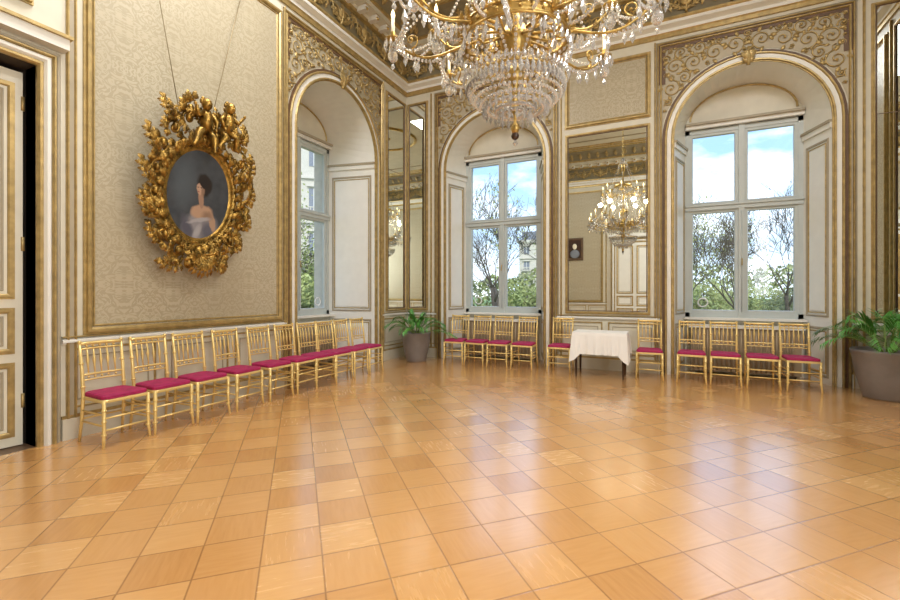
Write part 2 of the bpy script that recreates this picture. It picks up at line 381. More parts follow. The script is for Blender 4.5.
def arch_trim(name,fr,a,b):
    mb=MB()
    mb.mold(fr,archpath(a-.02,b+.02,ZS,0),False,step(.05,.05),'giltrim')
    mb.mold(fr,archpath(a-.075,b+.075,ZS,0),False,[(-.03,0),(-.03,.025),(.03,.025),(.03,0)],'ivory')
    mb.mold(fr,archpath(a-.125,b+.125,ZS,0),False,bead(.035,.045),'giltrim')
    mb.mold(fr,archpath(a-.16,b+.16,ZS,0),False,[(-.02,0),(-.02,.015),(.02,.015),(.02,0)],'brown')
    A,B=a-.2,b+.2
    mb.mold(fr,[(A,5.0),(A,5.66),(B,5.66),(B,5.0)],False,[(-.07,0),(-.07,.02),(.03,.02),(.03,0)],'brown')
    for o,w,m_,d in ((.0,.03,'giltrim',.045),(-.045,.025,'giltrim',.04),(-.075,.02,'taupe',.02)):
        mb.mold(fr,[(A+o,0.0),(A+o,5.66-o),(B-o,5.66-o),(B-o,0.0)],False,bead(w,d),m_)
    cx=(a+b)/2; R=(b-a)/2+.2
    pa=[(cx+R*math.cos(pi*i/24),ZS+R*math.sin(pi*i/24)) for i in range(25)]
    for i in range(24):
        (u0,v0),(u1,v1)=pa[i],pa[i+1]
        u0=min(max(u0,A),B);u1=min(max(u1,A),B)
        mb.quad(fr(u0,v0,.006),fr(u1,v1,.006),fr(u1,5.64,.006),fr(u0,5.64,.006),'spground')
    def inside(u,v,r): return math.hypot(u-cx,v-ZS)>R+r and u-r>A+.02 and u+r<B-.02 and v+r<5.63 and v-r>ZS
    rnd=random.Random(3); placed=[]
    for r in (.15,.11,.085,.065,.05,.038,.028):
        for _ in range(900):
            u=rnd.uniform(A,cx); v=rnd.uniform(ZS,5.6)
            if inside(u,v,r*.9) and all(math.hypot(u-q[0],v-q[1])>(r+q[2])*.90 for q in placed): placed.append((u,v,r))
    for u,v,r in placed:
        sg=rnd.choice((-1,1)); a0=rnd.uniform(0,6.28)
        for sx in (1,-1):
            uu=u if sx>0 else 2*cx-u
            spiral(mb,fr,uu,v,r,1.5,sg*sx,a0 if sx>0 else pi-a0,.012 if r>.05 else .009,'giltrim',.012,18,4)
            if r>.06:
                for q in range(4):
                    an=(a0+q*1.5) if sx>0 else pi-(a0+q*1.5)
                    leaf(mb,fr(uu+r*.85*math.cos(an),v+r*.85*math.sin(an),.012),fr.U*math.cos(an+.8*sx)+fr.V*math.sin(an+.8*sx),fr.N,r*.6,r*.3,.2,'giltrim')
    acanthus(mb,fr(cx,ZS+R-.26,.05),fr.V,fr.N,.26,.2,.2,'giltrim')
    return mb.obj(name)
i=1
for fr,l in ((FB,WB),(FL,WL)):
    for a,b in l: arch_trim('trim_%d'%i,fr,a,b); i+=1
def panel(mb,fr,a,b,c,d,fill='damask',w=.06,gm='giltrim',dep=.05):
    mb.quad(fr(a,c,.008),fr(b,c,.008),fr(b,d,.008),fr(a,d,.008),fill)
    mb.mold(fr,rect(a,b,c,d),True,step(w,dep),gm)
    mb.mold(fr,rect(a+w*.8,b-w*.8,c+w*.8,d-w*.8),True,bead(w*.3,.02),gm)
def mirror(name,fr,a,b,c,d,splits=()):
    mb=MB()
    mb.fbox(fr,a,b,c,d,0,.012,'brown')
    mb.quad(fr(a,c,.015),fr(b,c,.015),fr(b,d,.015),fr(a,d,.015),'mirror')
    mb.mold(fr,rect(a,b,c,d),True,step(.045,.04),'giltrim')
    mb.mold(fr,rect(a+.035,b-.035,c+.035,d-.035),True,bead(.015,.03),'brown')
    for z in splits: mb.fbox(fr,a,b,z-.004,z+.004,.01,.02,'brown')
    return mb.obj(name)
mirror('wall_mirror',FB,3.55,4.97,1.04,4.36)
mirror('corner_mirror',FB,.06,.54,1.04,5.6,(4.0,)); mirror('corner_mirror',FL,.06,.80,1.04,5.6,(4.0,))
mirror('corner_mirror',FB,7.94,8.42,1.04,5.6,(4.0,)); mirror('corner_mirror',FR_,.06,.80,1.04,5.6,(4.0,))
mb=MB()
panel(mb,FB,3.55,4.97,4.52,5.6)
for u in (3.45,5.07): mb.mold(FB,[(u,.2),(u,5.75)],False,bead(.025,.035),'giltrim')
for u in (.64,7.84): mb.mold(FB,[(u,.2),(u,5.75)],False,bead(.03,.035),'giltrim')
mb.obj('trim_back')
mb=MB()
panel(mb,FL,3.62,6.06,1.03,5.62,w=.07)
for u in (.92,3.53,6.16,6.22): mb.mold(FL,[(u,.2),(u,5.75)],False,bead(.025,.035),'giltrim')
mb.fbox(FL,6.165,6.215,.2,5.75,0,.02,'taupe')
panel(mb,FL,8.2,10.2,1.03,5.62)
panel(mb,FL,6.5,7.8,4.05,5.55,w=.05)
mb.obj('trim_left')
mb=MB()
for a,b in ((1.1,2.9),(3.2,7.3),(7.6,10.1)): panel(mb,FR_,a,b,1.03,5.6)
for u in (.95,3.05,7.45,10.25): mb.mold(FR_,[(u,.2),(u,5.75)],False,bead(.04,.035),'giltrim')
mb.obj('trim_right')
mb=MB()
for a,b in ((.35,3.0),(5.48,8.13)): panel(mb,FN,a,b,1.03,5.6)
panel(mb,FN,3.3,5.18,4.1,5.6)
for u in (.2,3.15,5.33,8.3): mb.mold(FN,[(u,.2),(u,5.75)],False,bead(.04,.035),'giltrim')
mb.obj('trim_near')
def dado(name,fr,segs):
    mb=MB()
    for a,b in segs:
        mb.fbox(fr,a,b,0,.2,0,.035,'cream'); mb.fbox(fr,a,b,.2,.23,0,.025,'giltrim')
        mb.mold(fr,[(a,.94),(b,.94)],False,step(.05,.04),'ivory')
        mb.mold(fr,[(a,.985),(b,.985)],False,bead(.015,.04),'giltrim')
        n=max(1,round((b-a)/.85)); w=(b-a)/n
        for i in range(n):
            if w<.25: continue
            x0=a+i*w+.06;x1=a+(i+1)*w-.06
            mb.mold(fr,rect(x0,x1,.30,.86),True,bead(.022,.018),'giltrim')
            if w>.5: mb.mold(fr,rect(x0+.07,x1-.07,.37,.79),True,bead(.012,.012),'taupe')
    mb.obj(name)
dado('baseboard_back',FB,[(0.04,.78),(3.35,5.14),(7.70,W-.0)])
dado('baseboard_left',FL,[(0.04,.98),(3.52,6.27),(8.1,L)])
dado('baseboard_right',FR_,[(0,L)])
dado('baseboard_near',FN,[(0,3.2),(5.3,W)])
# cornice
mb=MB()
def sweep(prof,mat):
    for (o0,z0),(o1,z1) in zip(prof,prof[1:]):
        r0=[(o0,-o0),(W-o0,-o0),(W-o0,-L+o0),(o0,-L+o0)]; r1=[(o1,-o1),(W-o1,-o1),(W-o1,-L+o1),(o1,-L+o1)]
        for i in range(4):
            j=(i+1)%4; mb.quad((*r0[i],z0),(*r0[j],z0),(*r1[j],z1),(*r1[i],z1),mat)
sweep([(0,5.80),(.03,5.80),(.03,5.86),(.05,5.88)],'giltrim')
sweep([(.05,5.88),(.05,5.93),(.14,5.97),(.14,6.02)],'ivory')
sweep([(.14,6.02),(.16,6.04),(.16,6.07),(.04,6.09)],'giltrim')
sweep([(.04,6.09),(.04,6.56)],'friezebg')
sweep([(.04,6.56),(.10,6.58),(.12,6.63)],'giltrim')
sweep([(.12,6.63),(.14,6.68),(.34,6.70),(.34,6.78)],'cream')
sweep([(.34,6.78),(.37,6.80),(.37,6.84)],'giltrim')
sweep([(.37,6.84),(.40,6.92),(.47,7.02),(.58,7.09),(.70,7.12)],'friezebg')
sweep([(.70,7.12),(.72,7.10),(.76,7.10),(.78,7.15)],'giltrim')
mb.obj('trim_cornice')
mb=MB()
for fr,LL in ((FB,W),(FL,L),(FR_,L),(FN,W)):
    n=int(LL/.62); w=LL/n
    for i in range(n):
        c=(i+.5)*w
        spiral(mb,fr,c-.15,6.33,.13,1.5,1,-.6,.018,'giltrim',.06,18)
        spiral(mb,fr,c+.15,6.33,.13,1.5,-1,pi+.6,.018,'giltrim',.06,18)
        acanthus(mb,fr(c,6.14,.06),fr.V,fr.N,.34,.18,.15,'giltrim')
        for sg in(-1,1):
            acanthus(mb,fr(c+sg*.05,6.2,.06),fr.U*sg+fr.V*.8,fr.N,.24,.12,.1,'giltrim',lobes=3)
            acanthus(mb,fr(c+sg*.30,6.52,.06),-fr.V*.9-fr.U*sg*.2,fr.N,.32,.12,.15,'giltrim',lobes=3)
    n=int(LL/.33); w=LL/n
    for i in range(n):
        c=(i+.5)*w
        mb.fbox(fr,c-.05,c+.05,6.60,6.70,.1,.30,'ivory'); mb.fbox(fr,c-.055,c+.055,6.69,6.705,.1,.31,'giltrim')
        spiral(mb,fr,c,6.62,.045,1,1,0,.015,'gilt',.29,8,4)
        acanthus(mb,fr(c,6.87,.40),fr.V*.8+fr.N*.6,fr.N-fr.V,.22,.13,.1,'giltrim',lobes=3)
mb.obj('trim_frieze_ornament')
# ---------------------------------------------------------------- windows
def window(name,fr,a,b,ND):
    mb=MB(); a+=SPL;b-=SPL; D=-ND; c=(a+b)/2; TR=2.93; z0,z1=.97,4.34
    def bar(u0,u1,v0,v1,d0=-.09,d1=0.0,m_='winpaint'): mb.fbox(fr,u0,u1,v0,v1,D+d0,D+d1,m_)
    bar(a,a+.07,z0,z1);bar(b-.07,b,z0,z1);bar(a,b,z0,z0+.08);bar(a,b,z1-.08,z1)
    bar(c-.045,c+.045,z0,z1,-.09,.02);bar(a,b,TR-.05,TR+.05,-.09,.025); bar(a,b,TR+.02,TR+.05,-.02,.05)
    for u0,u1 in((a+.07,c-.045),(c+.045,b-.07)):
        for v0,v1 in((z0+.08,TR-.05),(TR+.05,z1-.08)):
            mb.mold(fr,rect(u0,u1,v0,v1),True,[(0,D-.06),(0,D-.015),(.045,D-.015),(.055,D-.04),(.055,D-.06)],'winpaint')
            mb.quad(fr(u0,v0,D-.05),fr(u1,v0,D-.05),fr(u1,v1,D-.05),fr(u0,v1,D-.05),'glass')
    mb.tube([fr(c,2.0,D+.03),fr(c,2.0,D+.06),fr(c,1.88,D+.07)],.01,'giltrim',6)
    mb.tube([fr(c,z0+.1,D+.03),fr(c,TR-.1,D+.03)],.008,'winpaint',6)
    mb.tube([fr(a+.28+.075*math.cos(k*pi/12),z0+.26+.075*math.sin(k*pi/12),D-.045) for k in range(24)],.012,'linen',4,closed=True)
    e=D-.1
    mb.fbox(fr,a-.3,a,0,5.3,e-.3,e+.1,'stone');mb.fbox(fr,b,b+.3,0,5.3,e-.3,e+.1,'stone')
    mb.fbox(fr,a-.3,b+.3,z1,5.3,e-.3,e+.05,'stone');mb.fbox(fr,a-.3,b+.3,0,z0,e-.35,e+.05,'stone')
    mb.obj(name)
k=1
for fr,l,nd in ((FL,WL,NDL),(FB,WB,NDB)):
    for a,b in l:
        window('window_%d'%k,fr,a,b,nd); k+=1
        mb=MB(); D=-nd
        mb.fbox(fr,a+.28,b-.28,.05,.80,D+.08,D+.24,'grille')
        for i in range(int((b-a-.6)/.07)):
            u=a+.32+i*.07; mb.tube([fr(u,.08,D+.26),fr(u,.77,D+.26)],.018,'grille',6)
        mb.fbox(fr,a+.24,b-.24,.80,.85,D+.04,D+.28,'ivory')
        for u in (a+.3,b-.34): mb.fbox(fr,u,u+.04,0,.05,D+.1,D+.22,'grille')
        mb.obj('radiator')
# ---------------------------------------------------------------- door
mb=MB(); a,b,h=DOOR
for o,w,d,m_ in ((.02,.05,.05,'giltrim'),(.07,.06,.06,'ivory'),(.115,.03,.07,'giltrim'),(.15,.04,.04,'taupe')):
    mb.mold(FL,[(a-o,0),(a-o,h+o),(b+o,h+o),(b+o,0)],False,bead(w,d),m_)
mb.fbox(FL,a-.2,b+.2,h+.2,h+.3,0,.12,'ivory'); mb.fbox(FL,a-.22,b+.22,h+.3,h+.33,0,.15,'giltrim')
mb.fbox(FL,a-.02,a,0,h,-.2,0,'brown')
mb.obj('trim_door')
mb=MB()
mb.quad((0,-a,0),(-3,-a,0),(-3,-a,h),(0,-a,h),'passageshade'); mb.quad((0,-b,0),(-3,-b,0),(-3,-b,h),(0,-b,h),'passageshade')  # passage box coloured dark so the door gap reads as shade
mb.quad((0,-a,h),(-3,-a,h),(-3,-b,h),(0,-b,h),'passageshade'); mb.quad((-3,-a,0),(-3,-b,0),(-3,-b,h),(-3,-a,h),'passageshade')
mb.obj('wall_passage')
def doorleaf(mb,fr,a,b,h,d0,d1,m0='ivory'):
    mb.fbox(fr,a,b,.01,h-.01,d0,d1,m0)
    for z0,z1 in ((.12,.75),(.88,1.25),(1.38,h-.15)):
        mb.mold(fr,rect(a+.08,b-.08,z0,z1),True,[(x,y+d1) for x,y in step(.05,.02)],'giltrim')
        mb.mold(fr,rect(a+.14,b-.14,z0+.06,z1-.06),True,[(x,y+d1) for x,y in bead(.02,.012)],'taupe')
mb=MB()
g=Fr((0,0,0),(1,0,0),(0,0,1),(0,-1,0))
doorleaf(mb,g,0,.68,3.46,-.025,.025,'doorwood')
mb.tube([g(.62,1.1,.025),g(.62,1.1,.08),g(.52,1.1,.09)],.011,'giltrim',6)
for z in (.35,1.8,3.1): mb.tube([g(0,z,.02),g(0,z+.13,.02)],.016,'giltrim',6)
M=Matrix.Translation((-.20,-(a+.03),0))@Matrix.Rotation(math.radians(-90-4),4,'Z')@Matrix.Diagonal((1,-1,1,1))
mb.obj('door_1',M)
mb=MB(); doorleaf(mb,FN,3.5,4.235,3.4,.02,.07); doorleaf(mb,FN,4.245,4.98,3.4,.02,.07)
for o,w,d,m_ in ((.02,.05,.08,'giltrim'),(.08,.08,.09,'ivory'),(.15,.04,.09,'giltrim')):
    mb.mold(FN,[(3.5-o,0),(3.5-o,3.4+o),(4.98+o,3.4+o),(4.98+o,0)],False,bead(w,d),m_)
mb.fbox(FN,3.25,5.23,3.62,3.75,0,.18,'ivory')
for sg in (-1,1): spiral(mb,FN,4.24+sg*.35,3.95,.17,1.3,sg,-pi/2,.03,'giltrim',.05)
mb.obj('door_2')
mb=MB(); mb.fbox(FN,1.6,2.2,2.8,3.65,.02,.05,'darkwood'); mb.mold(FN,rect(1.6,2.2,2.8,3.65),True,step(.09,.08),'brown')
mb.sph(FN(1.9,3.33,.055),(.09,.01,.12),'candle',10); mb.sph(FN(1.9,3.02,.052),(.2,.01,.18),'slate',10)
mb.obj('framed_portrait')
# ---------------------------------------------------------------- oval portrait with carved frame
mb=MB(); A_,B_=.46,.53
n=48; mb.add([(A_*1.05*math.cos(2*pi*i/n),-.03,B_*1.05*math.sin(2*pi*i/n)) for i in range(n)],[tuple(range(n))],'portrait')
FP=Fr((0,0,0),(1,0,0),(0,0,1),(0,-1,0))
el=lambda k,t:((A_+k)*math.cos(t),(B_+k)*math.sin(t))
path=[el(0,2*pi*i/n) for i in range(n)]
mb.mold(FP,path,True,[(.03,.025),(.01,.035),(-.01,.05),(-.03,.04),(-.05,.06),(-.08,.07),(-.10,.03),(-.12,-.02)],'antique',True)
for i in range(72):
    u,v=el(.03,2*pi*i/72); mb.sph((u,-.05,v),.012,'antique',6)
rnd=random.Random(11)
NV=V((0,-1,0))
def outward(t,k=.1,dd=.06):
    u,v=el(k,t); d=V((math.cos(t)/ (A_),0,math.sin(t)/(B_))).normalized(); return V((u,-dd,v)),d
for i in range(34):
    t=2*pi*i/34; p,d=outward(t,.055); tg=V((-d.z,0,d.x)); sg=1 if math.cos(t)>0 else -1
    acanthus(mb,p,d*.6+tg*sg*.9,NV,.12,.09,.35,bend=sg*.3)
def cscroll(cu,cv,r,a0,sg,tr=.024,turns=1.35):
    spiral(mb,FP,cu,cv,r,turns,sg,a0,tr,'antique',.07,22,7)
    for k in range(5):
        th=a0+sg*k*.55; p=V((cu+r*math.cos(th),-.08,cv+r*math.sin(th)))
        d=V((math.cos(th),0,math.sin(th))); tg=V((-math.sin(th),0,math.cos(th)))*sg
        acanthus(mb,p,d*rnd.uniform(.4,.9)-tg*.7,NV+d*.2,rnd.uniform(.08,.13),.085,rnd.uniform(.2,.45),bend=rnd.uniform(-.6,.6))
for sx in (-1,1):
    for (cu,cv,r,a,sg) in ((.56,.46,.075,-1.2,1),(.61,.22,.08,1.9,-1),(.61,-.05,.07,-1.7,1),(.58,-.28,.08,1.6,-1),(.46,-.50,.08,-.9,1),(.28,-.68,.08,.6,-1),(.44,.66,.09,-.3,1),(.27,.80,.08,-1.0,1)):
        aa=a if sx>0 else pi-a
        cscroll(sx*cu,cv+rnd.uniform(-.02,.02),r,aa,sg*sx)
    for (u0,v0,u1,v1,u2,v2) in ((.56,.3,.72,.38,.72,.56),(.60,.0,.75,.05,.76,.20),(.56,-.30,.72,-.32,.73,-.15),(.44,-.55,.58,-.62,.62,-.46),(.2,-.75,.30,-.88,.42,-.82),(.42,.72,.54,.76,.56,.90)):
        pts=[]
        for i in range(11):
            k=i/10; x=(1-k)**2*u0+2*k*(1-k)*u1+k*k*u2; z=(1-k)**2*v0+2*k*(1-k)*v1+k*k*v2; pts.append(V((sx*x,-.06-.06*math.sin(pi*k),z)))
        mb.tube(pts,[.022-.013*i/10 for i in range(11)],'antique',6)
        for i in (3,5,7,9):
            d=(pts[i+1]-pts[i-1]).normalized(); s=V((d.z,0,-d.x))
            for q in(-1,1): acanthus(mb,pts[i],d+s*q*.9,NV,.09,.065,.3,bend=q*.4,lobes=3)
        acanthus(mb,pts[-1],pts[-1]-pts[-2],NV,.10,.08,.3,bend=.4*sx)
for i in range(40):
    t=2*pi*(i+rnd.random()*.6)/40; p,d=outward(t,rnd.uniform(.08,.12),.03); tg=V((-d.z,0,d.x))
    acanthus(mb,p,d+tg*rnd.uniform(-1,1),NV+d*.2,rnd.uniform(.11,.15),.10,.25,bend=rnd.uniform(-.6,.6))
for i in range(12):
    t=2*pi*(i+.3)/12; p,d=outward(t,.13,.11)
    for q in range(6): mb.sph(p+V((.02*math.cos(q*1.05),0,.02*math.sin(q*1.05))),.014,'antique',6)
    mb.sph(p+V((0,-.012,0)),.012,'antique',6)
mb.sph((0,-.10,-.70),(.075,.06,.10),'antique',12)
for i in range(13):
    an=-pi/2+(i-6)*.27; acanthus(mb,(0,-.12,-.70),(math.cos(an),-.1,math.sin(an)),NV,.26,.12,.3,bend=.5*(1 if i%2 else -1))
for sg in(-1,1): spiral(mb,FP,sg*.14,-.80,.075,1.6,sg,pi/2,.024,'antique',.1,20,7)
for i in range(19):
    an=pi/2+(i-9)*.2; acanthus(mb,(rnd.uniform(-.16,.16),-.05,.66+rnd.uniform(0,.20)),(math.cos(an),-.1,math.sin(an)),NV,.20,.12,.3,bend=.5*(1 if i%2 else -1))
for sg in(-1,1):
    cscroll(sg*.26,.93,.075,pi/2,-sg)
def cherub(mb,x,z,sg,s=1.15):
    T=lambda a,b_,c:(x+sg*a*s,-.16-b_*s,z+c*s)
    r=lambda l:[q*s for q in l]
    mb.tube([T(0,0,0),T(.02,.02,.07),T(.03,.02,.14),T(.03,.01,.19)],r([.055,.07,.065,.035]),'antique',10)
    mb.sph(T(.035,.03,.245),(.055*s,.055*s,.062*s),'antique',12); mb.sph(T(.035,.085,.24),.014,'antique',6)
    for k in range(8): mb.sph(T(.035+.045*math.cos(k),.0,.275+.02*math.sin(k*2)),.025,'antique',6)
    mb.tube([T(.05,.02,.17),T(.14,.05,.12),T(.19,.07,.19)],r([.03,.024,.016]),'antique',8); mb.sph(T(.2,.07,.205),.022,'antique',6)
    mb.tube([T(-.02,.02,.17),T(-.09,.05,.10),T(-.06,.08,.02)],r([.03,.024,.016]),'antique',8); mb.sph(T(-.055,.085,.01),.022,'antique',6)
    mb.tube([T(.02,0,.0),T(.12,.07,-.03),T(.14,.04,-.15),T(.18,.06,-.17)],r([.045,.04,.026,.018]),'antique',8)
    mb.tube([T(-.03,0,.0),T(-.04,.09,-.07),T(-.09,.04,-.17),T(-.07,.08,-.2)],r([.045,.04,.026,.018]),'antique',8)
cherub(mb,.18,.78,1); cherub(mb,-.08,.72,-1)
M=Matrix.Translation((.22,-5.05,2.57))@Matrix.Rotation(math.radians(90),4,'Z')@Matrix.Rotation(math.radians(7),4,'X')@Matrix.Diagonal((.86,.98,1.0,1))
mb.obj('oval_portrait',M)
mb=MB()
mb.tube([(.12,-5.17,3.3),(.035,-5.62,6.0)],.005,'wire',6); mb.tube([(.12,-4.87,3.3),(.035,-4.18,6.0)],.005,'wire',6)
mb.obj('picture_wire')
# ---------------------------------------------------------------- chairs
def chairmesh():
    mb=MB(); g='chairgold'
    ft=[(-.19,.19),(.19,.19)]; bk=[(-.175,-.18),(.175,-.18)]
    for x,y in ft:
        mb.tube([(x*1.06,y+.015,0),(x*1.02,y+.005,.1),(x,y,.2),(x,y,.43)],[.012,.014,.016,.017],g,8)
        for z in (.34,.24,.12): mb.tube([(x,y,z-.008),(x,y,z+.008)],.022,g,8)
    for x,y in bk:
        mb.tube([(x*1.05,y-.05,0),(x*1.02,y-.02,.2),(x,y,.44),(x,y-.02,.65),(x*1.02,y-.06,.93)],[.012,.015,.017,.016,.013],g,8)
        mb.sph((x*1.02,y-.06,.94),.018,g,8)
        for z,yy in ((.52,y-.006),(.74,y-.034)): mb.tube([(x,yy,z-.008),(x,yy,z+.008)],.022,g,8)
    def rail(z,y,r,bow=.025,x=.175):
        mb.tube([(x*k,y-bow*(1-k*k),z) for k in [-1,-.6,-.2,.2,.6,1]],r,g,7)
    rail(.925,-.24,.017); rail(.875,-.234,.009); rail(.63,-.20,.011); rail(.58,-.195,.008)
    for k in (-.66,-.33,0,.33,.66):
        x=.175*k; bo=.025*(1-k*k)
        mb.tube([(x,-.20-bo,.63),(x,-.212-bo,.72),(x,-.215-bo,.76),(x,-.218-bo,.80),(x,-.234-bo,.875)],[.006,.009,.014,.009,.006],g,6)
        mb.sph((x,-.237-bo,.90),.013,g,6); mb.sph((x,-.197-bo,.605),.013,g,6)
    def slab(z0,z1,k,mat,rd):
        pts=[]
        for cx,cy in((.205*k,.205*k),(-.205*k,.205*k),(-.185*k,-.195*k),(.185*k,-.195*k)):
            sx,sy=(1 if cx>0 else -1),(1 if cy>0 else -1); a0={(1,1):0,(-1,1):90,(-1,-1):180,(1,-1):270}[(sx,sy)]
            for a in (0,30,60,90):
                q=math.radians(a0+a); pts.append((cx-sx*rd+rd*math.cos(q),cy-sy*rd+rd*math.sin(q)))
        n=len(pts); prof=[(1,z0),(1.0,z0+(z1-z0)*.6),(.97,z1-(z1-z0)*.15),(.88,z1)]
        vs=[(x*s_,y*s_,z) for s_,z in prof for x,y in pts]
        fs=[(i*n+j,i*n+(j+1)%n,(i+1)*n+(j+1)%n,(i+1)*n+j) for i in range(3) for j in range(n)]+[tuple(range(3*n,4*n)),tuple(range(n))[::-1]]
        mb.add(vs,fs,mat,False)
    slab(.41,.44,1,g,.04); slab(.44,.48,.96,'redvelvet',.05)
    for z in (.2,.3):
        for sx in(-1,1): mb.tube([(sx*.19,.19,z),(sx*.178,-.2,z)],.009,g,6)
    for z in (.16,.27): mb.tube([(-.19,.19,z),(.19,.19,z)],.009,g,6)
    mb.tube([(-.18,-.2,.22),(.18,-.2,.22)],.009,g,6)
    return mb.obj('banquet_chair')
ch=chairmesh(); first=True
pos=[]
for s_ in [6.02,5.58,5.14,4.66,4.16,3.7,3.28,2.87,2.45,2.02]: pos.append((.42,-s_,-90))
for t_ in (1.46,1.92,2.38,2.86): pos.append((t_,-.45,180))
for t_ in (3.53,4.99): pos.append((t_,-.45,180))
for t_ in (5.60,6.05,6.52,6.98): pos.append((t_,-.45,180))
rnd=random.Random(5)
for x,y,a in pos:
    o=ch if first else bpy.data.objects.new('banquet_chair',ch.data)
    if not first: bpy.context.scene.collection.objects.link(o)
    first=False
    o.location=(x,y,0); o.rotation_euler=(0,0,math.radians(a+rnd.uniform(-4,4)))
# ---------------------------------------------------------------- table
mb=MB(); hw,hd=.42,.27
for sx in(-1,1):
    for sy in(-1,1): mb.tube([(sx*(hw-.05),sy*(hd-.05),0),(sx*(hw-.05),sy*(hd-.05),.3),(sx*(hw-.05),sy*(hd-.05),.72)],[.015,.02,.028],'darkwood',4,smooth=False)
mb.box((0,0,.725),(2*hw-.02,2*hd-.02,.03),'darkwood'); mb.box((0,0,.67),(2*hw-.12,2*hd-.12,.08),'darkwood')
per=[];nn=20
for i in range(nn): per.append((-hw+2*hw*i/nn,-hd))
for i in range(12): per.append((hw,-hd+2*hd*i/12))
for i in range(nn): per.append((hw-2*hw*i/nn,hd))
for i in range(12): per.append((-hw,hd-2*hd*i/12))
n=len(per); vs=[];
R=9
for j in range(R+1):
    k=j/R
    for i,(x,y) in enumerate(per):
        ax,ay=abs(x)/hw,abs(y)/hd; corner=max(0,(min(ax,ay)-.7)/.3)
        drop=.36+.14*corner; fold=.018*math.sin(i*.9)+.012*math.sin(i*2.1+1)
        ox=(x/hw if ax>.98 else 0); oy=(y/hd if ay>.98 else 0); l=math.hypot(ox,oy) or 1
        off=k*(.02+fold+.035*corner)+.006+(.006 if k>0 else 0)
        vs.append((x+ox/l*off,y+oy/l*off,.748-drop*k**1.0 if k>0 else .75))
fs=[(j*n+i,j*n+(i+1)%n,(j+1)*n+(i+1)%n,(j+1)*n+i) for j in range(R) for i in range(n)]+[tuple(range(n))]
mb.add(vs,fs,'linen',False)
o=mb.obj('table_with_tablecloth'); o.location=(4.24,-.62,0)
# ---------------------------------------------------------------- palms
def palm(name,x,y,k,seed,rp,hp,nf=16):
    mb=MB(); rnd=random.Random(seed)
    mb.lathe([(0,0),(rp*.62,0),(rp*.66,.02),(rp*.84,hp*.45),(rp*.97,hp*.93),(rp,hp*.97),(rp*.97,hp),(rp*.9,hp*.985),(rp*.88,hp*.9)],(0,0,0),'pot',32)
    mb.lathe([(0,hp*.93),(rp*.9,hp*.9)],(0,0,0),'soil',24)
    for i in range(nf):
        az=i*2.39996+rnd.uniform(-.2,.2); Ln=k*rnd.uniform(.75,1.0); up=.45+.95*(i/nf)+rnd.uniform(-.1,.1)
        wx,wy=x+Ln*math.cos(az)*math.cos(up)*1.2,y+Ln*math.sin(az)*math.cos(up)*1.2
        over=max(0,wy+.1,wx-(W-.1),.1-wx)
        if over>0: up=min(1.35,up+over*1.5); Ln*=.8
        pts=[];n=12
        for j in range(n+1):
            q=j/n; r=Ln*(math.cos(up)*q+ .30*q*q*math.cos(up)); z=Ln*(math.sin(up)*q*1.1-.50*q*q*q)
            pts.append(V((r*math.cos(az)+.04*math.cos(az),r*math.sin(az)+.04*math.sin(az),hp*.9+z)))
        mb.tube(pts,[.007*(1-.8*j/n)+.002 for j in range(n+1)],'palmstem',5)
        side=V((-math.sin(az),math.cos(az),0))
        for j in range(8,n*2+1):
            q=j/2; a=int(min(q,n-1)); p=pts[a].lerp(pts[a+1],q-a) if a<n else pts[n]
            dr=(pts[min(n,a+1)]-pts[a-1]).normalized(); kk=j/(2*n)
            ll=k*.36*math.sin(pi*min(1,kk*.78+.16))**.7
            for sg in(-1,1):
                d=(dr*1.1+side*sg*.75+V((0,0,.05+rnd.uniform(-.15,.15)))).normalized(); w=.0095
                wv=d.cross(V((0,0,1))).normalized()*w
                mid=p+d*ll*.5+V((0,0,.012)); tip=p+d*ll+V((0,0,-.03-.05*rnd.random()))
                mb.add([p-wv*.4,p+wv*.4,mid+wv,mid-wv,tip],[(0,1,2,3),(3,2,4)],'palmgreen')
    for i,v in enumerate(mb.v):
        wx=v.x+x; wy=v.y+y
        wx=min(max(wx,.05),W-.05); wy=min(wy,-.05); mb.v[i]=V((wx-x,wy-y,v.z))
    o=mb.obj(name); o.location=(x,y,0)
palm('potted_palm',.62,-.62,.72,2,.31,.60,18)
palm('potted_palm',7.88,-.62,.92,5,.38,.65,20)
# ---------------------------------------------------------------- chandelier
mb=MB(); CX,CY=4.17,-5.24
def P(r,a,z): return V((r*math.cos(a),r*math.sin(a),z))
mb.lathe([(0,2.60),(.02,2.61),(.035,2.64),(.03,2.67),(.012,2.69),(.012,2.74),(.03,2.78),(.02,2.95),(.05,3.0),(.07,3.05),(.04,3.1),(.03,3.15),(.07,3.2),(.11,3.27),(.12,3.33),(.08,3.40),(.05,3.46),(.035,3.6),(.07,3.68),(.08,3.75),(.04,3.85),(.03,4.1),(.07,4.18),(.09,4.28),(.05,4.36),(.025,4.5),(.025,4.9),(.06,4.98),(.05,5.1),(.015,5.15)],(0,0,0),'gilt',20)
mb.sph((0,0,2.59),.03,'darkwood',10); mb.drop((0,0,2.57),.06,.02)
mb.lathe([(.04,3.85),(.10,3.9),(.12,4.0),(.06,4.1)],(0,0,0),'crystal',16)
def ring(R,z,r,mat='gilt',n=40): mb.tube([P(R,2*pi*i/n,z) for i in range(n)],r,mat,6,closed=True)
def band(R,z0,z1,mat='gilt'):
    mb.lathe([(R,z0),(R+.012,z0+.005),(R+.004,(z0+z1)/2),(R+.012,z1-.005),(R,z1),(R-.01,z1),(R-.01,z0),(R,z0)],(0,0,0),mat,40)
RB=.35
ring(RB-.01,2.99,.007); ring(.2,2.82,.004)
